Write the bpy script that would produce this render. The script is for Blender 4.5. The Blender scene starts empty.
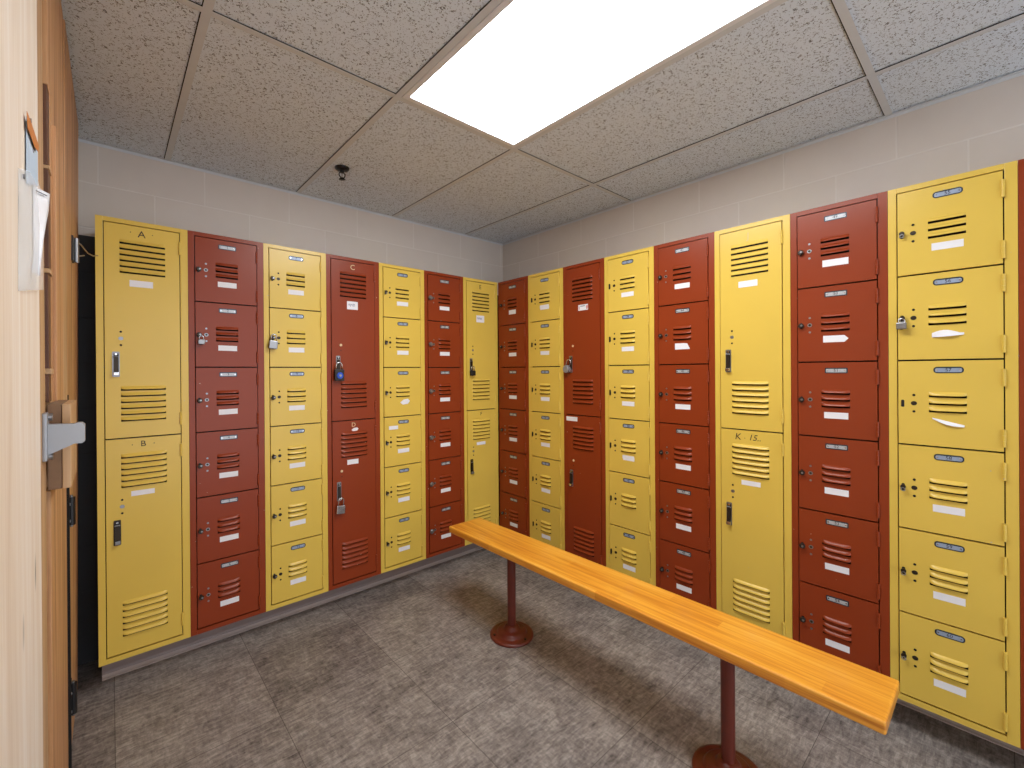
import bpy, bmesh, math, random
from mathutils import Vector, Matrix
random.seed(7)
scn = bpy.context.scene
COL = scn.collection
PI = math.pi

# ------------------------------------------------------------------ materials
def new_mat(name):
    m = bpy.data.materials.new(name); m.use_nodes = True
    nt = m.node_tree; b = nt.nodes['Principled BSDF']
    return m, nt, b
def lin(c):
    return tuple((v/12.92 if v <= 0.04045 else ((v+0.055)/1.055)**2.4) for v in [x/255 for x in c]) + (1,)
def N(nt, t, **kw):
    n = nt.nodes.new(t)
    for k, v in kw.items(): setattr(n, k, v)
    return n
def mathn(nt, op, a, b=None, clamp=False):
    n = N(nt, 'ShaderNodeMath', operation=op, use_clamp=clamp)
    for i, v in enumerate((a, b)):
        if v is None: continue
        if isinstance(v, (int, float)): n.inputs[i].default_value = v
        else: nt.links.new(v, n.inputs[i])
    return n.outputs[0]
def mixc(nt, f, a, b, blend='MIX'):
    n = N(nt, 'ShaderNodeMix', data_type='RGBA', blend_type=blend)
    for i, v in ((0, f), (6, a), (7, b)):
        if isinstance(v, (int, float)): n.inputs[i].default_value = v
        elif isinstance(v, tuple): n.inputs[i].default_value = v
        else: nt.links.new(v, n.inputs[i])
    return n.outputs[2]
def objco(nt, scale=(1, 1, 1), loc=(0, 0, 0)):
    tc = N(nt, 'ShaderNodeTexCoord'); mp = N(nt, 'ShaderNodeMapping')
    nt.links.new(tc.outputs['Object'], mp.inputs[0])
    mp.inputs['Scale'].default_value = scale; mp.inputs['Location'].default_value = loc
    return mp.outputs[0]
def noise(nt, co, scale, detail=3, rough=.5, dist=0):
    n = N(nt, 'ShaderNodeTexNoise'); nt.links.new(co, n.inputs['Vector'])
    n.inputs['Scale'].default_value = scale; n.inputs['Detail'].default_value = detail
    n.inputs['Roughness'].default_value = rough; n.inputs['Distortion'].default_value = dist
    return n.outputs[0]
def ramp(nt, f, stops):
    n = N(nt, 'ShaderNodeValToRGB'); nt.links.new(f, n.inputs[0])
    el = n.color_ramp.elements
    while len(el) < len(stops): el.new(.5)
    for e, (p, c) in zip(el, stops):
        e.position = p; e.color = c if len(c) == 4 else lin(c)
    return n.outputs[0]
def bump(nt, b, h, strength, dist=.002):
    n = N(nt, 'ShaderNodeBump'); n.inputs['Strength'].default_value = strength
    n.inputs['Distance'].default_value = dist
    nt.links.new(h, n.inputs['Height']); nt.links.new(n.outputs[0], b.inputs['Normal'])
def plain(name, rgb, rough=.5, metal=0, var=.06, vscale=30):
    m, nt, b = new_mat(name)
    co = objco(nt); f = noise(nt, co, vscale, 3)
    c = lin(rgb); d = tuple(max(0, v*(1-var*2)) for v in c[:3]) + (1,)
    nt.links.new(mixc(nt, f, d, c), b.inputs['Base Color'])
    b.inputs['Roughness'].default_value = rough; b.inputs['Metallic'].default_value = metal
    return m
def paint(name, rgb, rough, spec=.5):
    m, nt, b = new_mat(name)
    co = N(nt, 'ShaderNodeNewGeometry').outputs['Position']
    big = noise(nt, co, 4, 4); fine = noise(nt, co, 220, 2)
    c = lin(rgb); d = tuple(v*.88 for v in c[:3]) + (1,)
    base = mixc(nt, big, d, c)
    chip = mathn(nt, 'GREATER_THAN', noise(nt, co, 70, 1), .815)
    col = mixc(nt, chip, base, lin((196, 176, 150)))
    nt.links.new(col, b.inputs['Base Color'])
    b.inputs['Roughness'].default_value = rough
    b.inputs['Specular IOR Level'].default_value = spec
    bump(nt, b, fine, .06, .0006)
    return m
M = {}
M['yellow'] = paint('yellow_enamel', (227, 193, 84), .28, .4)
M['red'] = paint('red_enamel', (143, 57, 24), .30, .30)
M['gap'] = plain('painted_gap_shade', (18, 14, 12), .9)  # near-black: shade of gaps and unlit interiors put into the colour
M['steel'] = plain('worn_steel', (150, 150, 152), .35, .85)
M['darksteel'] = plain('dark_bronze_steel', (62, 54, 46), .4, .7)
M['chrome'] = plain('chrome', (205, 205, 208), .16, 1)
M['black'] = plain('black_plastic', (20, 20, 22), .4)
M['blue'] = plain('blue_plastic', (28, 80, 200), .35)
M['plate_edge'] = plain('number_plate_rim', (58, 66, 76), .35, .6)
M['plate'] = plain('number_plate_face', (158, 174, 198), .4, .15, .12, 90)
M['plate_red'] = plain('number_plate_face_painted', (206, 208, 212), .4, .2, .25, 160)
M['ink'] = plain('black_ink', (34, 30, 28), .6)
M['cream_ink'] = plain('cream_stencil', (232, 205, 160), .6)
M['faint_ink'] = plain('faded_stencil', (205, 186, 128), .5)
M['blue_ink'] = plain('blue_pen_ink', (70, 80, 130), .6)
M['red_ink'] = plain('red_marker_ink', (200, 70, 60), .6)
M['paper'] = plain('white_paper', (236, 236, 240), .65, 0, .04)
M['paperblue'] = plain('pale_blue_paper', (190, 208, 226), .6, 0, .05)
M['orange'] = plain('orange_paper', (205, 126, 58), .6, 0, .08)
M['brownmetal'] = plain('brown_enamel_steel', (106, 42, 28), .32, .0, .1)
M['alu'] = plain('cast_aluminium', (158, 160, 164), .45, .5, .05)
M['wiremat'] = plain('steel_wire', (170, 160, 150), .4, .7)
M['tbar'] = plain('white_grid_paint', (213, 218, 223), .5)
M['sprink'] = plain('bronze_sprinkler', (40, 40, 42), .4, .6)
M['fixture'] = plain('fixture_white_enamel', (232, 234, 238), .45)

def wood(name, dark, mid, light, axis='z', rough=.5, gs=1.0, knots=True, coat=0):
    m, nt, b = new_mat(name)
    sc = {'z': (22*gs, 22*gs, .9), 'y': (22*gs, .9, 22*gs)}[axis]
    co = objco(nt, sc)
    w = noise(nt, co, 1.3, 5, .6, .6)
    fine = noise(nt, objco(nt, tuple(v*7 if v > 1 else v*2.2 for v in sc)), 1, 3, .6)
    f = mathn(nt, 'ADD', mathn(nt, 'MULTIPLY', w, .8), mathn(nt, 'MULTIPLY', fine, .22))
    col = ramp(nt, f, [(.32, dark), (.5, mid), (.68, light)])
    if knots:
        v = N(nt, 'ShaderNodeTexVoronoi', feature='F1')
        ks = {'z': (9, 9, 3.1), 'y': (9, 3.1, 9)}[axis]
        nt.links.new(objco(nt, ks, (.35, .2, .15)), v.inputs['Vector']); v.inputs['Scale'].default_value = 1
        k = mathn(nt, 'SUBTRACT', 1, mathn(nt, 'MULTIPLY', v.outputs['Distance'], 9, True), True)
        col = mixc(nt, k, col, lin(tuple(int(x*.5) for x in dark)))
    nt.links.new(col, b.inputs['Base Color'])
    b.inputs['Roughness'].default_value = rough
    b.inputs['Coat Weight'].default_value = coat; b.inputs['Coat Roughness'].default_value = .14
    bump(nt, b, f, .12, .002)
    return m
M['pine'] = wood('pale_pine', (218, 196, 172), (232, 215, 196), (244, 235, 224), rough=.5, gs=.6)
M['tan'] = wood('tan_timber', (158, 118, 80), (186, 146, 104), (206, 172, 132), knots=False)
M['cedar'] = wood('brown_cedar', (126, 78, 42), (188, 138, 92), (214, 168, 122))
M['cedar_shade'] = wood('cedar_painted_shade', (62, 34, 22), (92, 56, 36), (120, 78, 50))  # shaded copy of the cedar for the mortise recesses
M['hardboard'] = plain('brown_hardboard', (136, 104, 76), .7, 0, .12, 60)
# bench: laminated strips along y, glossy varnish
def bench_mat():
    m, nt, b = new_mat('amber_varnished_maple')
    co = objco(nt)
    sep = N(nt, 'ShaderNodeSeparateXYZ'); nt.links.new(co, sep.inputs[0])
    strip = mathn(nt, 'FLOOR', mathn(nt, 'MULTIPLY', sep.outputs[0], 22.0))
    wn = N(nt, 'ShaderNodeTexWhiteNoise', noise_dimensions='1D'); nt.links.new(strip, wn.inputs['W'])
    seg = mathn(nt, 'FLOOR', mathn(nt, 'ADD', mathn(nt, 'MULTIPLY', sep.outputs[1], 1.6), mathn(nt, 'MULTIPLY', wn.outputs[0], 3)))
    wn2 = N(nt, 'ShaderNodeTexWhiteNoise', noise_dimensions='2D')
    cmb = N(nt, 'ShaderNodeCombineXYZ'); nt.links.new(strip, cmb.inputs[0]); nt.links.new(seg, cmb.inputs[1])
    nt.links.new(cmb.outputs[0], wn2.inputs['Vector'])
    g = noise(nt, objco(nt, (60, 2.2, 60)), 1.2, 5, .6, .4)
    f = mathn(nt, 'ADD', mathn(nt, 'MULTIPLY', g, .75), mathn(nt, 'MULTIPLY', wn2.outputs[0], .16))
    col = ramp(nt, f, [(.28, (200, 116, 26)), (.5, (236, 162, 50)), (.74, (247, 188, 84))])
    nt.links.new(col, b.inputs['Base Color'])
    b.inputs['Roughness'].default_value = .38
    b.inputs['Coat Weight'].default_value = .6; b.inputs['Coat Roughness'].default_value = .16
    bump(nt, b, g, .05, .001)
    return m
M['bench'] = bench_mat()

def block_mat(name, axis, off, dark_patch=False):
    """painted concrete block; axis = world axis running along the wall"""
    m, nt, b = new_mat(name)
    tc = N(nt, 'ShaderNodeTexCoord'); sep = N(nt, 'ShaderNodeSeparateXYZ')
    nt.links.new(tc.outputs['Object'], sep.inputs[0])
    cmb = N(nt, 'ShaderNodeCombineXYZ')
    h = sep.outputs[0] if axis == 'x' else sep.outputs[1]
    nt.links.new(mathn(nt, 'ADD', h, off), cmb.inputs[0])
    nt.links.new(mathn(nt, 'ADD', sep.outputs[2], -2.154+.2032*12), cmb.inputs[1])
    br = N(nt, 'ShaderNodeTexBrick', offset=.5)
    nt.links.new(cmb.outputs[0], br.inputs['Vector'])
    br.inputs['Scale'].default_value = 1
    br.inputs['Brick Width'].default_value = .4064; br.inputs['Row Height'].default_value = .2032
    br.inputs['Mortar Size'].default_value = .0045; br.inputs['Mortar Smooth'].default_value = .6
    br.inputs['Color1'].default_value = lin((216, 208, 201)); br.inputs['Color2'].default_value = lin((212, 204, 196))
    br.inputs['Mortar'].default_value = lin((224, 218, 212))
    n = noise(nt, tc.outputs['Object'], 9, 4)
    col = mixc(nt, mathn(nt, 'MULTIPLY', n, .25), br.outputs['Color'], lin((188, 176, 164)))
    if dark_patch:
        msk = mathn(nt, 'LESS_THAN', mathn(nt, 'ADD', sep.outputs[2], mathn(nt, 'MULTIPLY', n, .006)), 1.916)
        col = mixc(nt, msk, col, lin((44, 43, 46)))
    nt.links.new(col, b.inputs['Base Color'])
    b.inputs['Roughness'].default_value = .55
    fine = noise(nt, tc.outputs['Object'], 160, 3)
    hh = mathn(nt, 'ADD', mathn(nt, 'MULTIPLY', br.outputs['Fac'], -1.0), mathn(nt, 'MULTIPLY', fine, .25))
    bump(nt, b, hh, .3, .003)
    return m
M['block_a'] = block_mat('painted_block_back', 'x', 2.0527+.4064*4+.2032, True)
M['block_b'] = block_mat('painted_block_right', 'y', .8081+.4064*20+.2032)
M['block_c'] = block_mat('painted_block_left', 'y', .3+.4064*20)

def ceiling_mat():
    m, nt, b = new_mat('fissured_ceiling_tile')
    co = objco(nt)
    a = noise(nt, co, 88, 1.5, .5, .8)
    line = mathn(nt, 'LESS_THAN', mathn(nt, 'ABSOLUTE', mathn(nt, 'SUBTRACT', a, .5)), .034)
    msk = mathn(nt, 'GREATER_THAN', noise(nt, objco(nt, (1, 1, 1), (5.3, 2.1, 0)), 115, 1), .54)
    mark = mathn(nt, 'MULTIPLY', line, msk)
    v = N(nt, 'ShaderNodeTexVoronoi', feature='F1'); nt.links.new(co, v.inputs['Vector']); v.inputs['Scale'].default_value = 130
    pin = mathn(nt, 'MULTIPLY', mathn(nt, 'LESS_THAN', v.outputs['Distance'], .2), .45)
    mk = mathn(nt, 'MAXIMUM', mark, pin)
    col = mixc(nt, mk, lin((222, 233, 245)), lin((118, 123, 130)))
    nt.links.new(col, b.inputs['Base Color'])
    b.inputs['Roughness'].default_value = .9
    bump(nt, b, mathn(nt, 'SUBTRACT', 1, mk), .5, .003)
    return m
M['ceil'] = ceiling_mat()

def floor_mat():
    m, nt, b = new_mat('mottled_vinyl_tile')
    tc = N(nt, 'ShaderNodeTexCoord'); sep = N(nt, 'ShaderNodeSeparateXYZ')
    nt.links.new(tc.outputs['Object'], sep.inputs[0])
    u = mathn(nt, 'DIVIDE', mathn(nt, 'ADD', sep.outputs[0], 2.419+.467*10), .467)
    v = mathn(nt, 'DIVIDE', mathn(nt, 'ADD', sep.outputs[1], 1.826+.4572*20), .4572)
    fu = mathn(nt, 'FRACT', u); fv = mathn(nt, 'FRACT', v)
    iu = mathn(nt, 'FLOOR', u); iv = mathn(nt, 'FLOOR', v)
    par = mathn(nt, 'MODULO', mathn(nt, 'ADD', iu, iv), 2)
    s1 = noise(nt, objco(nt, (20, 78, 1)), 1.0, 6, .72, .5)
    s2 = noise(nt, objco(nt, (72, 24, 1), (4, 2, 0)), 1.0, 6, .72, .5)
    blot = noise(nt, objco(nt, (1, 1, 1), (2, 9, 0)), 7, 5, .6)
    tex = mathn(nt, 'ADD', mathn(nt, 'MULTIPLY', mathn(nt, 'ADD', mathn(nt, 'MULTIPLY', s1, .6), mathn(nt, 'MULTIPLY', s2, .4)), .74), mathn(nt, 'MULTIPLY', blot, .26))
    wn = N(nt, 'ShaderNodeTexWhiteNoise', noise_dimensions='2D')
    cmb = N(nt, 'ShaderNodeCombineXYZ'); nt.links.new(iu, cmb.inputs[0]); nt.links.new(iv, cmb.inputs[1])
    nt.links.new(cmb.outputs[0], wn.inputs['Vector'])
    tex = mathn(nt, 'ADD', tex, mathn(nt, 'MULTIPLY', mathn(nt, 'SUBTRACT', wn.outputs[0], .5), .05))
    col = ramp(nt, tex, [(.38, (74, 67, 64)), (.45, (112, 104, 100)), (.52, (138, 130, 124)), (.60, (168, 160, 152))])
    du = mathn(nt, 'MINIMUM', fu, mathn(nt, 'SUBTRACT', 1, fu)); dv = mathn(nt, 'MINIMUM', fv, mathn(nt, 'SUBTRACT', 1, fv))
    j = mathn(nt, 'LESS_THAN', mathn(nt, 'MINIMUM', du, dv), .0026)
    col = mixc(nt, mathn(nt, 'MULTIPLY', j, .75), col, lin((58, 50, 46)))
    nt.links.new(col, b.inputs['Base Color'])
    nt.links.new(ramp(nt, tex, [(.3, (.5, .5, .5, 1)), (.7, (.36, .36, .36, 1))]), b.inputs['Roughness'])
    b.inputs['Specular IOR Level'].default_value = .35
    bump(nt, b, mathn(nt, 'SUBTRACT', tex, mathn(nt, 'MULTIPLY', j, .6)), .12, .002)
    return m
M['floor'] = floor_mat()
M['toe'] = plain('rubber_toe_painted_light', (200, 188, 184), .4, 0, .06, 12)  # paler than the cove: light caught on the toe, put into the colour
M['cove'] = plain('mauve_rubber_base', (146, 130, 126), .45, 0, .1, 12)

def emis(name, strength):
    m, nt, b = new_mat(name)
    co = objco(nt)
    sep = N(nt, 'ShaderNodeSeparateXYZ'); nt.links.new(co, sep.inputs[0])
    # two tube rows glow a little brighter through the acrylic
    w = mathn(nt, 'COSINE', mathn(nt, 'MULTIPLY', sep.outputs[0], 2*PI/.28))
    st = mathn(nt, 'MULTIPLY', mathn(nt, 'ADD', 1, mathn(nt, 'MULTIPLY', w, -.06)), strength)
    b.inputs['Base Color'].default_value = (.8, .8, .8, 1)
    b.inputs['Emission Color'].default_value = (.97, .985, 1.0, 1)
    nt.links.new(st, b.inputs['Emission Strength'])
    return m
M['diff'] = emis('lit_acrylic_diffuser', 10.5)

def sleeve_mat():
    m, nt, b = new_mat('clear_plastic_film')
    nt.links.new(noise(nt, objco(nt), 14, 3), b.inputs['Roughness'])
    b.inputs['Base Color'].default_value = (.9, .92, .93, 1)
    b.inputs['Alpha'].default_value = .38
    b.inputs['Roughness'].default_value = .2
    return m
M['sleeve'] = sleeve_mat()

# ------------------------------------------------------------------ mesh builder
class MB:
    def __init__(self): self.v = []; self.f = []; self.m = []; self.mats = []; self.sm = []
    def mi(self, mat):
        if mat not in self.mats: self.mats.append(mat)
        return self.mats.index(mat)
    def add(self, vs, fs, mat, smooth=False):
        o = len(self.v); self.v += [tuple(p) for p in vs]; k = self.mi(mat)
        for f in fs: self.f.append(tuple(i+o for i in f)); self.m.append(k); self.sm.append(smooth)
    def box(self, a, b, mat, bev=0):
        x0, y0, z0 = a; x1, y1, z1 = b
        if bev <= 0:
            vs = [(x, y, z) for x in (x0, x1) for y in (y0, y1) for z in (z0, z1)]
            fs = [(0, 1, 3, 2), (4, 6, 7, 5), (0, 4, 5, 1), (2, 3, 7, 6), (0, 2, 6, 4), (1, 5, 7, 3)]
            self.add(vs, fs, mat); return
        bm = bmesh.new(); bmesh.ops.create_cube(bm, size=1)
        bmesh.ops.scale(bm, vec=(x1-x0, y1-y0, z1-z0), verts=bm.verts)
        bmesh.ops.translate(bm, vec=((x0+x1)/2, (y0+y1)/2, (z0+z1)/2), verts=bm.verts)
        bmesh.ops.bevel(bm, geom=bm.edges[:], offset=bev, segments=2, affect='EDGES', profile=.6)
        self.frombm(bm, mat, False)
    def frombm(self, bm, mat, smooth):
        bm.verts.index_update()
        self.add([v.co[:] for v in bm.verts], [[v.index for v in f.verts] for f in bm.faces], mat, smooth); bm.free()
    def cyl(self, p, q, r, mat, n=16, r2=None, cap=True):
        p = Vector(p); q = Vector(q); d = (q-p).normalized()
        a = d.orthogonal().normalized(); b = d.cross(a); r2 = r if r2 is None else r2
        vs = []
        for i in range(n):
            t = 2*PI*i/n; o = a*math.cos(t)+b*math.sin(t); vs += [p+o*r, q+o*r2]
        fs = [(2*i, (2*i+2) % (2*n), (2*i+3) % (2*n), 2*i+1) for i in range(n)]
        self.add(vs, fs, mat, True)
        if cap:
            self.add(vs[0::2], [tuple(range(n))[::-1]], mat); self.add(vs[1::2], [tuple(range(n))], mat)
    def lathe(self, c, prof, mat, n=40):
        vs = []; L = len(prof)
        for i in range(n):
            t = 2*PI*i/n
            for r, z in prof: vs.append((c[0]+r*math.cos(t), c[1]+r*math.sin(t), c[2]+z))
        fs = [(i*L+k, ((i+1) % n)*L+k, ((i+1) % n)*L+k+1, i*L+k+1) for i in range(n) for k in range(L-1)]
        self.add(vs, fs, mat, True)
    def tube(self, pts, r, mat, n=10):
        pts = [Vector(p) for p in pts]; vs = []; fs = []
        a = (pts[1]-pts[0]).orthogonal().normalized()
        for i, p in enumerate(pts):
            d = (pts[min(i+1, len(pts)-1)]-pts[max(i-1, 0)]).normalized()
            a = (a-d*a.dot(d)).normalized(); b = d.cross(a)
            for k in range(n):
                t = 2*PI*k/n; vs.append(p+(a*math.cos(t)+b*math.sin(t))*r)
        for i in range(len(pts)-1):
            for k in range(n): fs.append((i*n+k, i*n+(k+1) % n, (i+1)*n+(k+1) % n, (i+1)*n+k))
        fs += [tuple(range(n))[::-1], tuple(range((len(pts)-1)*n, len(pts)*n))]
        self.add(vs, fs, mat, True)
    def prism(self, outline, d0, d1, mat, plane='xz', smooth=False):
        """outline of 2D points extruded between d0 and d1 on the third axis"""
        n = len(outline)
        def P(p, d): return (p[0], d, p[1]) if plane == 'xz' else ((d, p[0], p[1]) if plane == 'yz' else (p[0], p[1], d))
        vs = [P(p, d0) for p in outline]+[P(p, d1) for p in outline]
        fs = [tuple(range(n)), tuple(range(n, 2*n))[::-1]]+[(i, i+n, (i+1) % n+n, (i+1) % n) for i in range(n)]
        self.add(vs, fs, mat, smooth)
    def text(self, s, x, y, z, size, mat, slant=0, ax='xz'):
        cu = bpy.data.curves.new('t', 'FONT'); cu.body = s; cu.size = size; cu.extrude = .0002
        cu.align_x = 'CENTER'; cu.align_y = 'CENTER'; cu.shear = slant; cu.resolution_u = 2
        ob = bpy.data.objects.new('t', cu); COL.objects.link(ob)
        dg = bpy.context.evaluated_depsgraph_get(); me = bpy.data.meshes.new_from_object(ob.evaluated_get(dg))
        self.add([(x+v.co.x, y-v.co.z, z+v.co.y) for v in me.vertices], [tuple(p.vertices) for p in me.polygons], mat)
        bpy.data.objects.remove(ob); bpy.data.curves.remove(cu); bpy.data.meshes.remove(me)
    def mesh(self, name):
        me = bpy.data.meshes.new(name)
        me.from_pydata(self.v, [], self.f)
        for k in self.mats: me.materials.append(M[k])
        me.polygons.foreach_set('material_index', self.m)
        me.polygons.foreach_set('use_smooth', self.sm)
        me.update(); bm = bmesh.new(); bm.from_mesh(me)
        bmesh.ops.recalc_face_normals(bm, faces=bm.faces[:]) if name not in ('door_panel',) else None
        bm.to_mesh(me); bm.free()
        return me
    def build(self, name, parent=None, loc=(0, 0, 0)):
        return put(name, self.mesh(name), parent, loc)
def put(name, me, parent=None, loc=(0, 0, 0)):
    o = bpy.data.objects.new(name, me); COL.objects.link(o); o.location = loc
    if parent: o.parent = parent
    return o
def tag(o, label=None, cat=None, group=None, kind=None):
    if label: o['label'] = label
    if cat: o['category'] = cat
    if group: o['group'] = group
    if kind: o['kind'] = kind
    return o
def empty(name, loc, rz=0):
    o = bpy.data.objects.new(name, None); COL.objects.link(o); o.location = loc; o.rotation_euler = (0, 0, rz)
    o.empty_display_size = .1
    return o
def recentre(o):
    """move a thing's origin to the base centre of its mesh"""
    me = o.data; vs = [v.co for v in me.vertices]
    c = Vector(((min(v.x for v in vs)+max(v.x for v in vs))/2, (min(v.y for v in vs)+max(v.y for v in vs))/2, min(v.z for v in vs)))
    return o

# ------------------------------------------------------------------ camera
F = 441.6586; PX = 512-10.2965; PY = 372.1896; YAW = .8461; ROLL = -.0069; PIT = -.0017
CAM = Vector((-2.4226, -2.7138, 1.2921))
fw = Vector((math.cos(YAW)*math.cos(PIT), math.sin(YAW)*math.cos(PIT), math.sin(PIT)))
rt = Vector((math.sin(YAW), -math.cos(YAW), 0)); up = rt.cross(fw)
cr, sr = math.cos(ROLL), math.sin(ROLL)
Rv = rt*cr+up*sr; Uv = up*cr-rt*sr
cd = bpy.data.cameras.new('camera'); cam = bpy.data.objects.new('camera', cd); COL.objects.link(cam)
mt = Matrix((Rv, Uv, -fw)).transposed().to_4x4(); mt.translation = CAM; cam.matrix_world = mt
cd.sensor_fit = 'HORIZONTAL'; cd.sensor_width = 36; cd.lens = F/1024*36
cd.shift_x = (512-PX)/1024; cd.shift_y = (PY-384)/1024; cd.clip_start = .02
scn.camera = cam

# ------------------------------------------------------------------ room shell
ZC = 2.3416; XL = -2.56; YB = -4.9
def struct(name, mb): o = mb.build(name); o['kind'] = 'structure'; return o
b = MB(); b.box((XL-.1, YB-.1, -.1), (.1, .1, 0), 'floor'); struct('floor', b)
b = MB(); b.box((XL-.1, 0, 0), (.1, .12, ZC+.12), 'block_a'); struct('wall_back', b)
b = MB(); b.box((0, YB-.1, 0), (.12, 0, ZC+.12), 'block_b'); struct('wall_right', b)
b = MB(); b.box((XL-.12, YB-.1, 0), (XL, 0, ZC+.12), 'block_c'); struct('wall_left', b)
# suspended ceiling: 2 x 4 ft tiles lying on an exposed tee grid
gx = [XL, -2.2072, -1.5976, -.988, -.3784, 0]
gy = [0, -1.1921, -2.4113, -3.6305, YB]
b = MB()
for i in range(5):
    for j in range(4):
        if (i, j) in ((2, 1),): continue                   # light fixtures sit here
        dz = random.uniform(.0015, .004)
        b.box((gx[i]+.003, gy[j+1]+.003, ZC+dz), (gx[i+1]-.003, gy[j]-.003, ZC+dz+.016), 'ceil')
b.box((XL-.1, YB-.1, ZC+.13), (.1, .1, ZC+.15), 'gap')
struct('ceiling', b)
b = MB(); T = .012
for x in gx[1:-1]:
    b.box((x-T-.0028, YB, ZC-.0003), (x-T, 0, ZC+.001), 'gap'); b.box((x-T, YB, ZC-.0015), (x+T, 0, ZC), 'tbar'); b.box((x-.0008, YB, ZC), (x+.0008, 0, ZC+.03), 'tbar')  # dark strip draws the shadow line beside each tee
for j, y in enumerate(gy[1:-1]):
    for i in range(5):
        b.box((gx[i]+(T if i else 0), y-T, ZC-.0012), (gx[i+1]-(T if i < 4 else 0), y+T, ZC-.0001), 'tbar')
        yy = y-T-.0028 if j != 1 else y+T
        b.box((gx[i]+(T if i else 0), yy, ZC-.0004), (gx[i+1]-(T if i < 4 else 0), yy+.0028, ZC+.001), 'gap')  # painted shadow line along the cross tees
struct('trim_1', b)
b = MB(); e = .015                                                 # wall angle round the room
b.box((XL, -e, ZC-.002), (0, -.0005, ZC-.0003), 'tbar'); b.box((-e, YB, ZC-.0021), (-.0005, 0, ZC-.0004), 'tbar')
b.box((XL, YB, ZC-.0022), (XL+e, 0, ZC-.0005), 'tbar')
b.box((XL, -.0025, ZC-.014), (0, -.0003, ZC-.002), 'tbar'); b.box((-.0025, YB, ZC-.014), (-.0003, 0, ZC-.002), 'tbar')
struct('trim_2', b)
# curb under the lockers with rubber cove base
ZB = .115
def cove(name, axis, a0, a1, d):
    b = MB()
    prof = [(0, 0), (-d-.004, 0), (-d-.004, .013), (-d-.001, .024), (-d, ZB-.004), (-d+.003, ZB-.001), (0, ZB-.001)]
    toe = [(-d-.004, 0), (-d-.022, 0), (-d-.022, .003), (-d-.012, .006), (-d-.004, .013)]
    def run(prof, mat):
      if axis == 'x': b.prism(prof, a0, a1, mat, 'yz')
      else:
        n = len(prof)
        vs = [(p[0], a0, p[1]) for p in prof]+[(p[0], a1, p[1]) for p in prof]
        b.add(vs, [tuple(range(n)), tuple(range(n, 2*n))[::-1]]+[(i, i+n, (i+1) % n+n, (i+1) % n) for i in range(n)], mat)
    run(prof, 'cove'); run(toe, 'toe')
    return struct(name, b)
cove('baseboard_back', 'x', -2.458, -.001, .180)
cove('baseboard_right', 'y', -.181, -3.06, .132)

# ------------------------------------------------------------------ lockers
W = .3040; D = .305; ZT = 1.933
E6 = [1.912, 1.6165, 1.3195, 1.0245, .7285, .430, .138]
E2 = [1.912, 1.0250, .138]
DX0, DX1 = .026, .2735; GAP = .0030
def body_mesh(col, edges):
    b = MB(); z0 = 0; z1 = ZT-ZB; t = .0012
    b.box((0, .0, z0), (t, D, z1), col); b.box((W-t, .0, z0), (W, D, z1), col)
    b.box((0, D-t, z0), (W, D, z1), col)
    b.box((0, .002, z1-t), (W, D, z1), col); b.box((0, .002, z0), (W, D, z0+t), col)
    zt = edges[0]-ZB; zb = edges[-1]-ZB
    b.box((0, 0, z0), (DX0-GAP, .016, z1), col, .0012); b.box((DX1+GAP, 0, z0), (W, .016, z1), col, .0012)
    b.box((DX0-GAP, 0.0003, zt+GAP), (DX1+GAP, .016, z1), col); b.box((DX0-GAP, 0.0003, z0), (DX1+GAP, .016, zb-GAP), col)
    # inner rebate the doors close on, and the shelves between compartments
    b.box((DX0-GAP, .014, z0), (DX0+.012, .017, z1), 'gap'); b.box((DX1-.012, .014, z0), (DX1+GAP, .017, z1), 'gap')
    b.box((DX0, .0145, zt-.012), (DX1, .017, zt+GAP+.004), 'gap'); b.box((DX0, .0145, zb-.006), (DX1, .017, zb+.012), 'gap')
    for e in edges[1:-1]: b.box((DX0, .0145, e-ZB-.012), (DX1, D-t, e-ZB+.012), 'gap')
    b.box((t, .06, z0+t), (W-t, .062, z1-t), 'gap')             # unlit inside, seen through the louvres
    return b.mesh('body')
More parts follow.
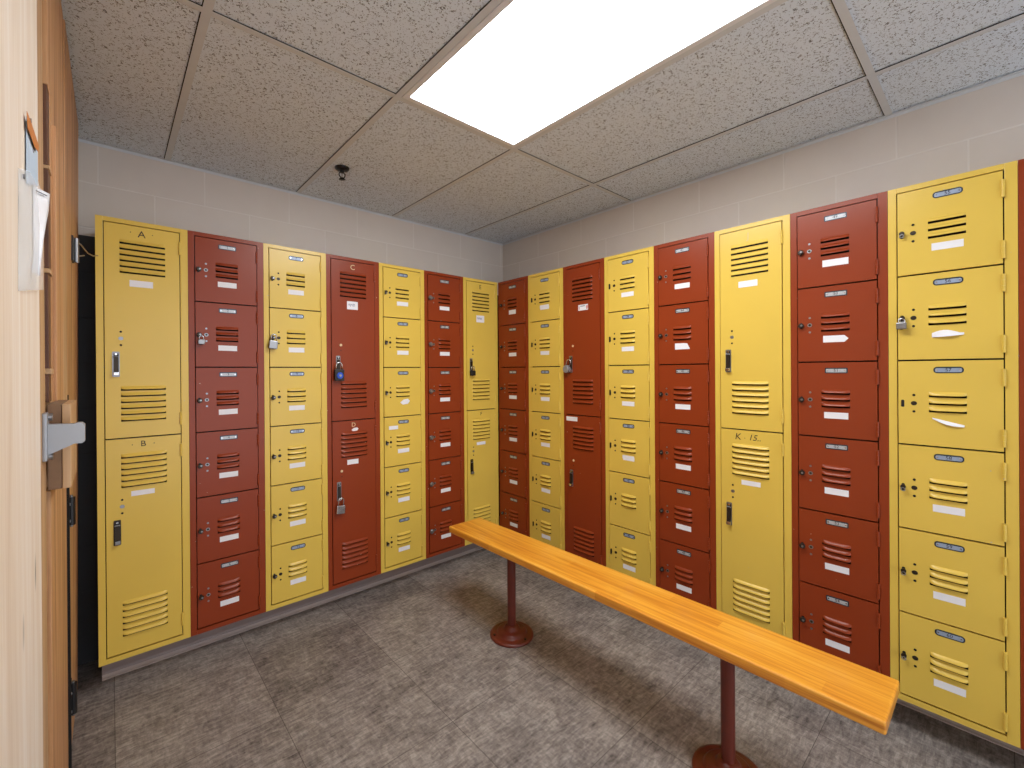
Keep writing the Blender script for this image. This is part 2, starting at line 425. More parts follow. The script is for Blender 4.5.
def door_panel(col, h, louvres):
    """sheet-steel door, local origin at its top left; louvres = list of (x0, x1, z of slit)"""
    b = MB(); w = DX1-DX0; y = -.0025
    xs = sorted({0, w} | {l[0] for l in louvres} | {l[1] for l in louvres})
    zs = sorted({0, -h+.0012} | {round(l[2]+.0150, 5) for l in louvres} | {round(l[2]-.0036, 5) for l in louvres})
    for i in range(len(xs)-1):
        for k in range(len(zs)-1):
            cx = (xs[i]+xs[i+1])/2; cz = (zs[k]+zs[k+1])/2
            if any(l[0] < cx < l[1] and l[2]-.0037 < cz < l[2]+.0151 for l in louvres): continue
            b.add([(xs[i], y, zs[k]), (xs[i+1], y, zs[k]), (xs[i+1], y, zs[k+1]), (xs[i], y, zs[k+1])], [(0, 1, 2, 3)], col)
    z0 = -h+.0012
    for p, q in (((0, 0), (w, 0)), ((w, 0), (w, z0)), ((w, z0), (0, z0)), ((0, z0), (0, 0))):   # folded edges
        b.add([(p[0], y, p[1]), (q[0], y, q[1]), (q[0], .013, q[1]), (p[0], .013, p[1])], [(0, 1, 2, 3)], col)
    for x0, x1, z in louvres:
        zt = z+.0150; L = x1-x0
        st = [0, .004, .010, .018, .03]; st = st+[L-s for s in st[::-1]]
        am = [0, .5, .82, .97, 1]; am = am+am[::-1]
        prof = [(0, 0), (.0026, .0034), (.0060, .0066), (.0098, .0088), (.0122, .0095), (.0130, .0088)]
        vs = []
        for s, a in zip(st, am):
            for dz, dy in prof: vs.append((x0+s, y-dy*a, zt-dz*(.80+.2*a)))
        n = len(prof)
        fs = [(i*n+k, (i+1)*n+k, (i+1)*n+k+1, i*n+k+1) for i in range(len(st)-1) for k in range(n-1)]
        b.add(vs, fs, col, True)
    return b.mesh('door_panel')
L6 = [(.106-DX0-.002, .194-DX0, -.121), (.106-DX0-.002, .194-DX0, -.1465), (.106-DX0-.002, .194-DX0, -.172)]
L2 = [(.0735-DX0, .2235-DX0, -.077-.0241*i) for i in range(6)]+[(.0745-DX0, .2225-DX0, -.684-.0254*i) for i in range(6)]
MESH = {}
for c in ('yellow', 'red'):
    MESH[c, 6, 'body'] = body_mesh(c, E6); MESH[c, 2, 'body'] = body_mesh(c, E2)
    for n, E, L in ((6, E6, L6), (2, E2, L2)):
        for k in range(n): MESH[c, n, k] = door_panel(c, E[k]-E[k+1]-GAP*1.5, L)
def rrect(cx, cz, w, h, r, n=5):
    pts = []
    for qx, qz, a0 in ((1, 1, 0), (-1, 1, 90), (-1, -1, 180), (1, -1, 270)):
        for i in range(n+1):
            a = math.radians(a0+90*i/n)
            pts.append((cx+qx*(w/2-r)+r*math.cos(a), cz+qz*(h/2-r)+r*math.sin(a)))
    return pts
def plate_mesh(num, painted):
    """oblong riveted number plate; local origin at its middle"""
    b = MB(); y = -.0024; r = .0095 if not painted else .004
    b.prism(rrect(0, 0, .072, .0215, r), y, y-.0010, 'plate_edge')
    b.prism(rrect(0, -.0005, .064, .0135, .005 if not painted else .002), y-.0010, y-.0014, 'plate_red' if painted else 'plate')
    for s in (-1, 1): b.cyl((s*.0275, y-.0014, 0), (s*.0275, y-.0024, 0), .0028, 'chrome', 10)
    b.text(str(num), 0, y-.0015, 0, .0155, 'ink')
    return b.mesh('number_plate')
def latch_mesh(kind):
    """local origin at the slot's middle, door surface at y = 0"""
    b = MB(); y = -.0024
    b.prism(rrect(0, 0, .0085, .025, .003), y, y-.0007, 'black')
    if kind == 'tab':
        b.prism(rrect(.0005, -.001, .004, .017, .0018), y, y-.013, 'darksteel')
        b.cyl((.001, y-.011, .003), (.001, y-.016, .003), .0075, 'darksteel', 14)
        b.tube([(.001+.0055*math.cos(a), y-.015, -.006+.0055*math.sin(a)) for a in [i*2*PI/14 for i in range(15)]], .0016, 'steel', 6)
    elif kind == 'knob':
        b.cyl((.001, y, 0), (.001, y-.010, 0), .0085, 'black', 16); b.cyl((.001, y-.010, 0), (.001, y-.015, 0), .0105, 'darksteel', 16, .008)
        b.cyl((.004, y-.015, .001), (.004, y-.0165, .001), .004, 'steel', 10)
    elif kind == 'silver':
        b.cyl((.001, y, 0), (.001, y-.010, 0), .010, 'darksteel', 16); b.cyl((.001, y-.010, 0), (.001, y-.018, 0), .015, 'steel', 16, .009)
    elif kind == 'slim':
        b.prism(rrect(0, 0, .006, .03, .0028), y-.0007, y-.006, 'black')
    return b.mesh('latch')
def lock_mesh(col, big):
    """three openings for the lock: small, large, small"""
    b = MB(); y = -.0024; d = .0285 if not big else .0275
    fill = 'gap' if col == 'yellow' else 'steel'
    for s in (-1, 1): b.cyl((0, y, s*d), (0, y-.0007, s*d), .0042, fill, 12)
    b.prism([(.0080*math.cos(a), .0075*math.sin(a)) for a in [i*2*PI/18 for i in range(18)]], y, y-.0010, 'steel' if col == 'red' or big else 'darksteel')
    b.cyl((0, y-.0010, 0), (0, y-.0014, 0), .0045, 'darksteel' if not big else 'steel', 12)
    return b.mesh('lock_fitting')
def dot_mesh():
    b = MB(); y = -.0024
    b.cyl((0, y, 0), (0, y-.0012, 0), .007, 'cream_ink', 14); b.cyl((0, y, -.03), (0, y-.0006, -.03), .003, 'darksteel', 10)
    return b.mesh('lock_fitting')
def hinge_mesh(col):
    b = MB()
    for i in range(3): b.cyl((0, -.0045, -.0275+i*.0185), (0, -.0045, -.0095+i*.0185), .0047, col, 12)
    b.box((-.0045, -.003, -.0275), (.0045, .002, .0275), col)
    return b.mesh('hinge')
def handle_mesh(bright):
    """recessed lift handle; origin at its middle"""
    b = MB(); y = -.0024; w = .0235; h = .103
    b.prism(rrect(0, 0, w, h, .004), y, y-.0022, 'steel' if bright else 'darksteel')
    b.prism(rrect(.0005, .006, w-.008, h-.026, .002), y-.0022, y-.0026, 'black')
    b.prism([(-.0065, .03), (.0065, .03), (.0075, -.034), (-.0075, -.034)], y-.002, y-.0105, 'darksteel')
    b.box((-.0085, y-.0175, -.046), (.0095, y-.002, -.032), 'chrome' if bright else 'steel', .002)
    b.cyl((0, y-.002, .041), (0, y-.0045, .041), .004, 'chrome', 10)
    b.cyl((-.009, y-.006, .03), (.009, y-.006, .03), .003, 'steel', 8)
    return b.mesh('handle')
LATCH = {k: latch_mesh(k) for k in ('tab', 'knob', 'silver', 'slim', 'slot')}
LOCK = {(c, g): lock_mesh(c, g) for c in ('yellow', 'red') for g in (False, True)}
DOT = dot_mesh(); HINGE = {c: hinge_mesh(c) for c in ('yellow', 'red')}
HANDLE = {k: handle_mesh(k) for k in (True, False)}
def paper_label(shape, w, h):
    b = MB(); y = -.0027; d = .0004
    if shape == 'strip': o = [(-w/2, -h/2), (w/2, -h/2), (w/2, h/2), (-w/2, h/2)]
    elif shape == 'worn': o = [(-w/2+.004, -h/2), (w/2-.002, -h/2), (w/2, -h*.1), (w/2-.003, h/2), (-w/2, h/2), (-w/2-.001, 0)]
    elif shape == 'pointed': o = [(-w/2, -h/2), (w*.34, -h/2), (w/2, 0), (w*.34, h/2), (-w/2, h/2)]
    elif shape == 'torn': o = [(-w/2, -h/2), (w/2, -h/2), (w*.32, h*.42), (w*.1, h*.5), (-w/2, h/2)]
    elif shape == 'scrap': o = [(-w*.5, -h*.1), (-w*.25, -h*.5), (w*.3, -h*.42), (w*.5, h*.1), (w*.3, h*.5), (-w*.15, h*.4)]
    if shape in ('peeled', 'curl'):
        # free edge curls away from the door
        n = 9; vs = []; fs = []
        for i in range(n):
            s = i/(n-1); x = -w/2+w*s
            if shape == 'peeled': zt, zb, oy = h/2*(.1+.9*math.sin(PI*min(1, s*1.1+.05))), -h*.5+h*.25*s*s, .010*math.sin(PI*s)
            else: zt, zb, oy = h*.45-h*.75*s, h*.30-h*.85*s-h*.25*math.sin(PI*s), .008*math.sin(PI*s)
            vs += [(x, y-.0004, zt), (x, y-oy*.6-.0006, (zt+zb)/2), (x, y-oy-.0006, zb)]
        for i in range(n-1):
            for k in range(2): fs.append((3*i+k, 3*i+3+k, 3*i+4+k, 3*i+1+k))
        b.add(vs, fs, 'paper', True)
    else: b.prism(o, y, y-d, 'paper')
    if shape == 'strip' and w < .05: pass
    return b
def scribble(b, w, h, ink, kind):
    y = -.0031; r = random.Random(3)
    if kind == 'hand':
        x = -w*.36
        for i in range(7):
            a = r.uniform(.2, .38)*h; z = h*.06+r.uniform(-.06, .06)*h
            b.box((x, y-.0002, z-a*.5), (x+.0016, y, z+a*.5), ink); b.box((x, y-.0002, z+a*.1), (x+w*.06, y, z+a*.1+.0015), ink)
            x += w*.085
    else:
        for sx in (-.40, .36, .44): b.box((sx*w-.002, y-.0002, -h*.34), (sx*w+.002, y, h*.3), ink)
        b.box((-w*.26, y-.0002, h*.2), (w*.2, y, h*.3), 'plate_edge')
LABEL = {}
def label_mesh(shape, w=.076, h=.0245, ink=None, kind=None):
    k = (shape, w, h, ink, kind)
    if k not in LABEL:
        b = paper_label(shape, w, h)
        if ink: scribble(b, w, h, ink, kind)
        LABEL[k] = b.mesh('paper_label')
    return LABEL[k]

def locker(name, loc, rz, col, tiers, label, opts):
    group = None
    root = empty(name, (loc[0], loc[1], ZB), rz)
    tag(root, label, 'locker', opts.get('group'))
    put('body', MESH[col, tiers, 'body'], root)
    E = E6 if tiers == 6 else E2
    for k in range(tiers):
        top = E[k]-ZB-GAP*.5; o = opts.get(k, {})
        d = put('door', MESH[col, tiers, k], root, (DX0, 0, top))
        h = E[k]-E[k+1]
        hz = ((-.056, -.247) if tiers == 6 else (-.067, -.815))
        for z in hz: put('hinge', HINGE[col], d, (DX1-DX0+.0005, 0, z))
        if tiers == 6:
            put('number_plate', plate_mesh(opts['first']+k, col == 'red'), d, (.1515-DX0, 0, -.0312))
            put('latch', LATCH[o.get('latch', opts.get('latch', 'tab'))], d, (.0375-DX0, 0, -.1480))
            put('lock_fitting', LOCK[col, False], d, (.0665-DX0, 0, -.1465))
            lb = o.get('label', ('strip', .076, .0245))
            if lb: put('paper_label', label_mesh(*lb), d, (.1505-DX0+o.get('ldx', 0), 0, -.2055+o.get('ldz', 0))).rotation_euler = (0, o.get('lrot', random.uniform(-.012, .012)), 0)
            if 'extra' in o:
                x, z, lab = o['extra']; put('paper_label', label_mesh(*lab), d, (x-DX0, 0, z))
        else:
            up_ = k == 0
            lb = o.get('label', ('strip', .077, .027 if up_ else .021))
            if lb: put('paper_label', label_mesh(*lb), d, (.143-DX0+o.get('ldx', 0), 0, (-.2405 if up_ else -.230)+o.get('ldz', 0)))
            if 'extra' in o:
                x, z, lab = o['extra']; put('paper_label', label_mesh(*lab), d, (x-DX0, 0, z))
            hzc = -.578 if up_ else -.382
            dots = -.4715 if up_ else -.2775
            if col == 'red': put('lock_fitting', DOT, d, (.076-DX0, 0, dots+.004))
            else: put('lock_fitting', LOCK[col, True], d, (.0757-DX0, 0, dots))
            tag(put('handle', HANDLE[o.get('bright', True)], d, (.060-DX0, 0, hzc)), 'metal lift handle')
            lt = o.get('letter')
            if lt:
                b = MB()
                for s, x, z, size, ink, sl in lt: b.text(s, x, -.0026, z, size, ink, sl)
                b.build('stencil_letter', d, (-DX0, 0, 0))
                if o.get('rivets'):
                    for s in (-1, 1):
                        b = MB(); b.cyl((.145+s*.036, -.0024, -.027), (.145+s*.036, -.003, -.027), .002, 'ink', 8); b.build('rivet', d, (-DX0, 0, 0))
    return root
XA0, YA = -2.4660, -.3103
XB, YB0 = -.3240, -.3118
posA = [(XA0+.305*i, YA) for i in range(7)]
posB = [(XB, YB0-.305*i) for i in range(9)]
A, Bz = 0, -PI/2
def letter(s, ink='ink', x=.145, z=-.032, size=.040): return [(s, x, z, size, ink, 0)]
locker('locker', posA[0], A, 'yellow', 2, 'yellow two-door metal locker stencilled A and B beside the timber wall',
       {0: dict(letter=letter('A'), rivets=True), 1: dict(letter=letter('B', z=-.026, size=.034), rivets=True, bright=False)})
locker('locker', posA[1], A, 'red', 6, 'dark red six-door locker beside the yellow locker stencilled A and B', {'first': 1, 'latch': 'knob', 'group': None})
locker('locker', posA[2], A, 'yellow', 6, 'yellow six-door locker with a silver padlock on its second door', {'first': 7, 'latch': 'knob'})
locker('locker', posA[3], A, 'red', 2, 'dark red two-door locker stencilled C and D with padlocks on both handles',
       {0: dict(letter=letter('C', 'cream_ink'), label=('strip', .062, .045, 'blue_ink', 'hand'), ldz=-.004),
        1: dict(letter=letter('D', 'cream_ink', z=-.025, size=.034), label=('strip', .064, .027), ldx=-.004, extra=(.152, -.050, ('scrap', .042, .020)))})
locker('locker', posA[4], A, 'yellow', 6, 'yellow six-door locker between the C and D red locker and a red six-door locker',
       {'first': 13, 'latch': 'tab', 2: dict(label=('scrap', .066, .034), ldx=.012), 3: dict(extra=(.085, -.062, ('strip', .06, .022)))})
locker('locker', posA[5], A, 'red', 6, 'dark red six-door locker with silver knobs behind the far end of the bench', {'first': 19, 'latch': 'silver'})
locker('locker', posA[6], A, 'yellow', 2, 'yellow two-door locker stencilled E and F tucked in the room corner',
       {0: dict(letter=letter('E'), label=('strip', .07, .048, 'blue_ink', 'hand'), ldz=-.012), 1: dict(letter=letter('F', z=-.026, size=.034), bright=False)})
locker('locker', posB[0], Bz, 'red', 6, 'dark red six-door locker in the room corner, first on the right wall', {'first': 25, 'latch': 'knob',
       0: dict(label=('strip', .07, .030))})
locker('locker', posB[1], Bz, 'yellow', 6, 'yellow six-door locker, nearest yellow one to the corner on the right wall', {'first': 31, 'latch': 'slim',
       0: dict(label=('worn', .08, .03))})
locker('locker', posB[2], Bz, 'red', 2, 'dark red two-door locker without letters, with silver padlock, on the right wall',
       {0: dict(label=('strip', .072, .034, 'red_ink', 'stamp'), ldx=.012, ldz=-.002), 1: dict(label=None, extra=(.065, -.022, ('strip', .085, .026)))})
locker('locker', posB[3], Bz, 'yellow', 6, 'yellow six-door locker with no paper label on its fifth door', {'first': 37, 'latch': 'slim',
       3: dict(label=('worn', .074, .027)), 4: dict(label=None)})
locker('locker', posB[4], Bz, 'red', 6, 'dark red six-door locker left of the yellow locker marked K', {'first': 43, 'latch': 'knob', 1: dict(label=('torn', .076, .03))})
locker('locker', posB[5], Bz, 'yellow', 2, 'yellow two-door locker with K and handwriting on its lower door',
       {0: dict(letter=letter('J', 'faint_ink')), 1: dict(letter=[('K', .098, -.030, .040, 'ink', .15), ('.', .127, -.026, .03, 'ink', 0), ('15..', .166, -.030, .036, 'ink', .25)], ldx=.008)})
locker('locker', posB[6], Bz, 'red', 6, 'dark red six-door locker right of the yellow locker marked K', {'first': 49, 'latch': 'knob',
       1: dict(label=('pointed', .08, .026)), 0: dict(label=('strip', .082, .026))})
locker('locker', posB[7], Bz, 'yellow', 6, 'large foreground yellow six-door locker at the right with peeling paper labels', {'first': 55, 'latch': 'tab',
       1: dict(label=('peeled', .076, .024)), 2: dict(label=('curl', .076, .026), latch='slot')})
locker('locker', posB[8], Bz, 'red', 2, 'dark red locker cut off by the right edge of the photo', {0: dict(), 1: dict()})

# ------------------------------------------------------------------ padlocks
def padlock(loc, rz, label, w, h, mat, sh, dial=None, th=.016, tilt=0, shape='block'):
    """loc = centre of the body's back face; hangs by its shackle"""
    r = empty('padlock', loc, rz); tag(r, label, 'padlock', 'padlocks hanging on locker doors'); r.rotation_euler = (0, tilt, rz)
    b = MB()
    if shape == 'round':
        b.cyl((0, 0, 0), (0, -th, 0), w/2, mat, 28); b.cyl((0, -th, 0), (0, -th-.002, 0), w/2-.003, mat, 28, w/2-.006)
    else:
        b.box((-w/2, -th, -h/2), (w/2, 0, h/2), mat, .003)
        for k in range(4): b.box((-w/2-.0004, -th-.0004, -h/2+h*(k+.85)/5), (w/2+.0004, .0004, -h/2+h*(k+.95)/5), mat)
    b.build('body', r)
    b = MB(); zt = h/2-.004; ww = w*.31; pts = [(-ww, -th/2, zt)]
    for i in range(13):
        a = PI-PI*i/12; pts.append((ww*math.cos(a), -th/2, zt+sh-ww+ww*math.sin(a)))
    pts.append((ww, -th/2, zt)); b.tube(pts, max(.0022, w*.07), 'chrome', 8); b.build('shackle', r)
    if dial:
        b = MB(); b.cyl((0, -th-.0015, -.002), (0, -th-.006, -.002), w*.36, dial, 24, w*.33); b.cyl((0, -th-.006, -.002), (0, -th-.009, -.002), w*.13, 'steel', 14)
        b.build('dial', r)
    else:
        b = MB(); b.cyl((0, -th*.5, -h/2+.001), (0, -th*.5, -h/2-.0015), w*.13, 'darksteel', 12); b.build('keyway', r)
    return r
def onA(s, x, z, out=.012): return (XA0+.305*s+x, YA-out, z)
def onB(t, x, z, out=.012): return (XB-out, YB0-.305*t-x, z)
padlock(onA(1, .045, 1.4345), A, 'small brass-coloured padlock on a dark red locker door, near the A and B locker', .026, .022, 'steel', .020)
padlock(onA(2, .036, 1.432), A, 'silver padlock on the second door of a yellow locker', .038, .040, 'steel', .036, tilt=.10)
padlock(onA(3, .058, 1.278, .014), A, 'black padlock with a blue dial hanging from the C handle', .050, .062, 'black', .042, 'blue', .018)
padlock(onA(3, .060, .548, .014), A, 'silver padlock hanging from the handle of red door D', .045, .045, 'chrome', .042, tilt=.08, th=.018)
padlock(onA(6, .060, 1.282, .014), A, 'small black padlock hanging from the handle of yellow door E', .038, .034, 'black', .034)
padlock(onB(2, .045, 1.304, .014), Bz, 'silver padlock tilted on the handle of the unlettered red two-door locker', .046, .048, 'alu', .040, tilt=.35, th=.02, shape='round')
padlock(onB(7, .037, 1.442), Bz, 'small steel padlock on the second door of the large foreground yellow locker', .027, .023, 'steel', .018)

# ------------------------------------------------------------------ bench
bx, bz = -.956, .460
bench = empty('bench', (bx, -1.636, 0)); tag(bench, 'long varnished amber wooden bench on brown pedestal legs in front of the lockers', 'bench')
b = MB(); bm = bmesh.new(); bmesh.ops.create_cube(bm, size=1)
bmesh.ops.scale(bm, vec=(.214, 1.794, .034), verts=bm.verts); bmesh.ops.translate(bm, vec=(0, 0, bz-.017), verts=bm.verts)
bmesh.ops.bevel(bm, geom=bm.edges[:], offset=.006, segments=3, affect='EDGES', profile=.5)
b.frombm(bm, 'bench', False); b.build('seat', bench)
for y in (-1.119, -2.134):
    b = MB(); yl = y+1.636
    b.cyl((0, yl, .02), (0, yl, bz-.040), .021, 'brownmetal', 24)
    lg = b.build('leg', bench)
    b = MB(); b.lathe((0, yl, 0), [(0, .0), (.107, 0), (.107, .006), (.104, .011), (.094, .013), (.078, .014), (.072, .018), (.069, .026), (.062, .030), (.045, .032), (.037, .036), (.034, .044), (.028, .050), (.021, .052)], 'brownmetal', 48)
    for i in range(3):
        a = i*2*PI/3+.6; b.cyl((.088*math.cos(a), yl+.088*math.sin(a), .011), (.088*math.cos(a), yl+.088*math.sin(a), .017), .006, 'darksteel', 10)
    b.build('base_flange', lg)
    b = MB(); b.box((-.055, yl-.045, bz-.042), (.055, yl+.045, bz-.034), 'brownmetal', .002); b.build('top_plate', lg)

# ------------------------------------------------------------------ ceiling things
def troffer(x0, x1, y0, y1, label):
    r = empty('ceiling_light', ((x0+x1)/2, (y0+y1)/2, ZC)); tag(r, label, 'light')
    hx, hy = (x1-x0)/2-.013, (y1-y0)/2-.013; e = .022
    b = MB()
    for s in (-1, 1):
        b.box((s*hx-(e if s > 0 else 0), -hy, -.0035), (s*hx+(e if s < 0 else 0), hy, .012), 'fixture', .002)
        b.box((-hx+e, s*hy-(e if s > 0 else 0), -.0035), (hx-e, s*hy+(e if s < 0 else 0), .012), 'fixture', .002)
    b.box((-hx, -hy, .06), (hx, hy, .075), 'fixture')
    for s in (-1, 1):
        b.box((s*hx-.002, -hy, .012), (s*hx+.002, hy, .06), 'fixture'); b.box((-hx, s*hy-.002, .012), (hx, s*hy+.002, .06), 'fixture')
    b.build('frame', r)
    b = MB(); b.box((-hx+e-.002, -hy+e-.002, .002), (hx-e+.002, hy-e+.002, .006), 'diff'); tag(b.build('diffuser', r), 'glowing white acrylic panel')
troffer(-1.5976, -.988, -2.4113, -1.1921, 'lit white fluorescent panel light in the tiled ceiling')
sx, sy = -1.527, -.477
sp = empty('fire_sprinkler', (sx, sy, ZC)); tag(sp, 'dark bronze fire sprinkler head hanging from a ceiling tile', 'sprinkler')
b = MB(); b.lathe((0, 0, 0), [(0.0, .001), (.036, .001), (.036, -.004), (.030, -.010), (.016, -.014), (.0, -.014)], 'sprink', 28); b.build('escutcheon', sp)
b = MB(); b.cyl((0, 0, -.014), (0, 0, -.024), .010, 'sprink', 16)
for s in (-1, 1): b.tube([(s*.008, 0, -.022), (s*.0155, 0, -.030), (s*.0150, 0, -.040), (s*.006, 0, -.052)], .0028, 'sprink', 8)
b.cyl((0, 0, -.05), (0, 0, -.056), .008, 'sprink', 14); b.build('frame', sp)
b = MB(); b.cyl((0, 0, -.024), (0, 0, -.05), .0026, 'chrome', 10); b.build('bulb', sp)
b = MB(); b.lathe((0, 0, 0), [(0, -.056), (.015, -.0565), (.0155, -.0585), (0, -.0585)], 'sprink', 20); b.build('deflector', sp)

# ------------------------------------------------------------------ timber along the left wall
CY = CAM.y
def ty(t): return CY+t
S = -2.518
def zat(py, t, px):
    """height of an image row at distance t along the left wall"""
    d = Rv*((px-PX)/F)-Uv*((py-PY)/F)+fw; return CAM.z+d.z*t/d.y
def onwall(px, py, off):
    """point of the upright plane standing off the panel face"""
    d = Rv*((px-PX)/F)-Uv*((py-PY)/F)+fw; k = (S+off-CAM.x)/d.x; return CAM+d*k
def slab(name, t0, t1, x1t, x1b, mat, z0=0.0, z1=ZC-.016, x0=XL+.0005, bev=.002):
    """upright board between distances t0..t1; room face at x1t (top) and x1b (bottom)"""
    b = MB(); o = [(ty(t0), z0), (ty(t1), z0), (ty(t1), z1), (ty(t0), z1)]
    vs = [(x0, y, z) for y, z in o]+[(x1b if z == z0 else x1t, y, z) for y, z in o]
    bm = bmesh.new(); V = [bm.verts.new(v) for v in vs]
    for f in ((0, 1, 2, 3), (7, 6, 5, 4), (0, 4, 5, 1), (1, 5, 6, 2), (2, 6, 7, 3), (3, 7, 4, 0)): bm.faces.new([V[i] for i in f])
    bmesh.ops.recalc_face_normals(bm, faces=bm.faces[:])
    bmesh.ops.bevel(bm, geom=bm.edges[:], offset=bev, segments=2, affect='EDGES', profile=.6)
    b.frombm(bm, mat, False); return b.build(name)
def adopt(o, parent):
    o.parent = parent; o.matrix_parent_inverse = Matrix.Translation(parent.location).inverted(); return o
tag(slab('wooden_panel', .30, 1.149, S, S, 'pine'), 'wide pale pine panel in the left foreground', 'wood panel')
st = empty('door_post', (S-.02, ty(1.2), 0)); tag(st, 'narrow tan wooden post carrying a grey metal bracket beside the pine panel', 'post')
adopt(slab('post_board', 1.151, 1.245, S-.001, S-.001, 'tan'), st)
b = MB(); t = 1.20
z1, z0 = zat(424, t, 50), zat(455, t, 50); za, zb2 = zat(413, t, 44), zat(461, t, 44)
b.box((S-.002, ty(t)-.018, zb2), (S+.006, ty(t)+.018, za), 'alu', .003)
b.prism([(S+.004, z1), (S+.042, z1-.002), (S+.045, z1), (S+.053, z1), (S+.057, z1-.004), (S+.057, z1-.036), (S+.053, z1-.040), (S+.042, z1-.040), (S+.004, z0)], ty(t)-.010, ty(t)+.010, 'alu')
for z in (za-.008, zb2+.008): b.cyl((S+.005, ty(t), z), (S+.012, ty(t), z), .007, 'steel', 14)
tag(adopt(b.build('bracket'), st), 'silver grey cast metal bracket')
# wooden door with hardware
door = empty('wooden_door', (S-.02, ty(1.6), 0)); tag(door, 'brown timber door with black hinges along the left wall', 'door')
adopt(slab('door_leaf', 1.389, 1.790, S-.001, S-.003, 'cedar', z0=.008), door)
# edge of the leaf: mortise shade painted as dark blocks, wood blocks between
def edge(y0, y1, mat, out=0.0):
    t = 1.34; a = ZC-.016 if y1 is None else zat(y1, t, 50); c = .008 if y0 is None else zat(y0, t, 50)
    adopt(slab('edge_block', t, 1.388, S-.0015+out, S-.0015+out, mat, z0=c, z1=a, bev=.001), door)
edge(85, None, 'cedar'); edge(165, 85.5, 'cedar_shade', -.001); edge(169, 165.5, 'tan', .002); edge(268, 169.5, 'cedar_shade')
edge(273, 268.5, 'tan', .002); edge(368, 273.5, 'cedar_shade', -.001); edge(374, 368.5, 'tan', .003); edge(402, 374.5, 'cedar_shade', -.001); edge(None, 491, 'cedar')
adopt(slab('batten', 1.42, 1.60, S+.006, S+.004, 'cedar', z0=zat(402, 1.45, 60), z1=zat(140, 1.5, 60)), door)
b = MB(); ta, tb = 1.601, 1.74; zl, zh, zm = zat(402, 1.65, 62), zat(196, 1.6, 62), zat(228, 1.74, 68)      # short board sawn off at a slant
b.prism([(ty(ta), zl), (ty(tb), zl), (ty(tb), zm), (ty(ta), zh)], S-.002, S+.004, 'tan', 'yz'); adopt(b.build('batten'), door)
# lock block standing proud of the leaf
X1 = -2.4858; tt0, tt1 = 1.25, 1.45; zb0, zb1 = zat(489, tt0, 60), zat(404, tt0, 60)
b = MB(); b.box((S+.0005, ty(tt0), zb0), (X1-.011, ty(tt1), zb1), 'hardboard', .002); lb = adopt(b.build('lock_block'), door)
b = MB(); b.box((X1-.0105, ty(tt0)-.0015, zb0+.0005), (X1+.002, ty(tt1)+.001, zb1-.0005), 'tan', .0015)
o = b.build('edge_strip', lb)
def strap_hinge(py, t, hgt):
    b = MB(); zc = zat(py, t, 70)
    b.box((S-.004, ty(t)-.034, zc-hgt/2), (S+.002, ty(t)+.034, zc+hgt/2), 'black', .001)
    b.cyl((S+.006, ty(t), zc-hgt/2), (S+.006, ty(t), zc+hgt/2), .009, 'black', 14)
    b.cyl((S+.006, ty(t), zc-hgt/2-.006), (S+.006, ty(t), zc+hgt/2+.006), .004, 'steel', 10)
    for s in (-1, 1):
        for q in (-.3, .3): b.cyl((S+.002, ty(t)+s*.024, zc+q*hgt), (S+.005, ty(t)+s*.024, zc+q*hgt), .004, 'steel', 8)
    tag(adopt(b.build('hinge'), door), 'black butt hinge')
strap_hinge(511, 1.83, .082); strap_hinge(699, 1.83, .090)
b = MB(); b.box((S-.012, ty(1.792), .01), (S+.0035, ty(1.8015), zat(395, 1.8, 66)), 'gap'); adopt(b.build('crack_shade_strip'), door)  # dark strip added to paint the shade in the crack beside the jamb
jamb = empty('door_jamb', (S-.03, ty(2.2), 0)); tag(jamb, 'upright brown timber jamb between the wooden door and the dark painted wall', 'jamb')
adopt(slab('jamb_board', 1.803, 2.52, S+.002, S-.014, 'cedar'), jamb)
b = MB(); t = 2.13; zc = zat(250, t, 72)
b.box((S-.004, ty(t)-.045, zc-.042), (S+.0035, ty(t)+.02, zc+.042), 'black', .001)
b.cyl((S+.008, ty(t), zc-.042), (S+.008, ty(t), zc+.042), .008, 'steel', 14); adopt(b.build('catch_plate'), jamb)
b = MB(); z = zat(243, 2.16, 78)
b.tube([(S, ty(2.14), z+.004), (S+.018, ty(2.19), z+.002), (S+.034, ty(2.26), z-.012), (S+.048, ty(2.31), z-.010), (S+.060, ty(2.36), z+.004)], .0022, 'wiremat', 8)
b.tube([(S, ty(2.14), z-.040), (S+.014, ty(2.17), z-.044), (S+.026, ty(2.20), z-.034)], .0022, 'wiremat', 8)
adopt(b.build('wire_hook'), jamb)

# papers on the pale panel
def tack(o, px, py):
    b = MB(); p = onwall(px, py, 0)
    b.cyl((S-.0004, p.y, p.z), (S+.004, p.y, p.z), .0035, 'steel', 12); b.build('pin', o)
def sheet(name, pts, mat, label, cat, thick=.0006):
    """thin sheet; pts = (column, row, stand-off) of its outline"""
    b = MB(); n = len(pts); P = [onwall(*p) for p in pts]
    vs = [tuple(p) for p in P]+[(p.x+thick, p.y, p.z) for p in P]
    b.add(vs, [tuple(range(n))[::-1], tuple(range(n, 2*n))]+[(i, (i+1) % n, (i+1) % n+n, i+n) for i in range(n)], mat)
    return tag(b.build(name), label, cat)
o = sheet('paper_sheet', [(26, 116, .0015), (33, 136, .003), (37, 150, .004), (37.5, 186, .004), (26, 184, .0015)], 'paperblue', 'pale blue paper sheet pinned high on the pale pine panel', 'paper'); tack(o, 30, 150)
o = sheet('paper_strip', [(26.5, 111, .0035), (30, 120, .005), (38.5, 146, .007), (38, 152, .007), (34.5, 147, .006), (27.5, 128, .004)], 'orange', 'narrow orange strip above the blue paper on the pine panel', 'paper'); tack(o, 28, 120)
b = MB(); n = 8; vs = []; fs = []                                   # clear sleeve, its free edge bulging off the panel
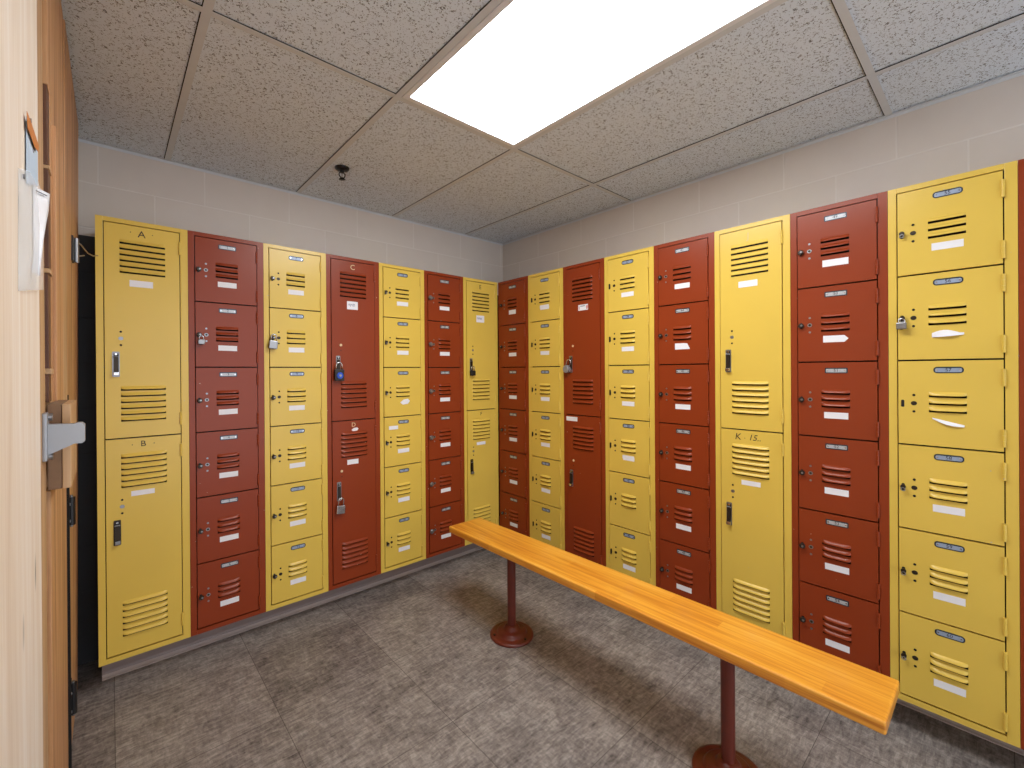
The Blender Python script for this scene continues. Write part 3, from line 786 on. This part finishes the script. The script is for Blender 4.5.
rows = [(168, 174, .002), (190, 192, .004), (225, 225, .007), (262, 261, .008), (286, 284, .008), (291, 290, .007)]
for y0, y1, s in rows:
    for i in range(n+1):
        u = i/n; vs.append(tuple(onwall(18.5+(23.0 if s > .003 else 18)*u+(2*u if s > .006 else 0), y0+(y1-y0)*u, .001+s*math.sin(PI*.62*u))))
for r in range(len(rows)-1):
    for i in range(n): fs.append((r*(n+1)+i, r*(n+1)+i+1, (r+1)*(n+1)+i+1, (r+1)*(n+1)+i))
b.add(vs, fs, 'sleeve', True)
b.add([(S+.0006, v[1], v[2]) for v in vs], fs, 'sleeve', True)
o = tag(b.build('plastic_sleeve'), 'clear plastic document sleeve hanging on the pale pine panel', 'plastic sleeve'); tack(o, 21, 176)
b = MB(); vs = []; fs = []; n = 6
rows = [(186, 194, 33, 49.5, .0160), (205, 210, 33, 48.5, .0150), (222, 226, 33, 45.5, .0135), (240, 243, 33, 43, .012), (258, 260, 33, 41, .011), (272, 276, 31, 40, .010)]
for y0, y1, xa, xb, s in rows:
    for i in range(n+1):
        u = i/n; vs.append(tuple(onwall(xa+(xb-xa)*u, y0+(y1-y0)*u, +.0014+(s-.0014)*u)))
for r in range(len(rows)-1):
    for i in range(n): fs.append((r*(n+1)+i, r*(n+1)+i+1, (r+1)*(n+1)+i+1, (r+1)*(n+1)+i))
b.add(vs, fs, 'paper', True)
for q, (u0, u1) in enumerate(((.15, .85),)):               # printed lines along the top of the notice
    a = .14+.10*q; L = []
    for i in range(n+1):
        u = u0+(u1-u0)*i/n; y0 = 186+8*u+19*a; x0 = 33+16.4*u
        for dy in (0, .9): L.append(tuple(onwall(x0, y0+dy, +.0014+.0146*u+.0009)))
    b.add(L, [(2*i, 2*i+2, 2*i+3, 2*i+1) for i in range(n)], 'plate_edge' if q == 0 else 'plate')
o = b.build('paper_notice'); tag(o, 'white printed notice curling out of the clear plastic sleeve', 'paper')
sol = o.modifiers.new('thickness', 'SOLIDIFY'); sol.thickness = .0005

# ------------------------------------------------------------------ world and view
w = bpy.data.worlds.new('world'); scn.world = w; w.use_nodes = True
w.node_tree.nodes['Background'].inputs[0].default_value = (.93, .98, 1.06, 1)
w.node_tree.nodes['Background'].inputs[1].default_value = 1.8  # added fill: grey light floods in where no front wall is built
vs_ = scn.view_settings
scn.display_settings.display_device = 'sRGB'
vs_.view_transform = 'Standard'; vs_.look = 'None'; vs_.gamma = 1; vs_.use_curve_mapping = False; vs_.exposure = 0.60
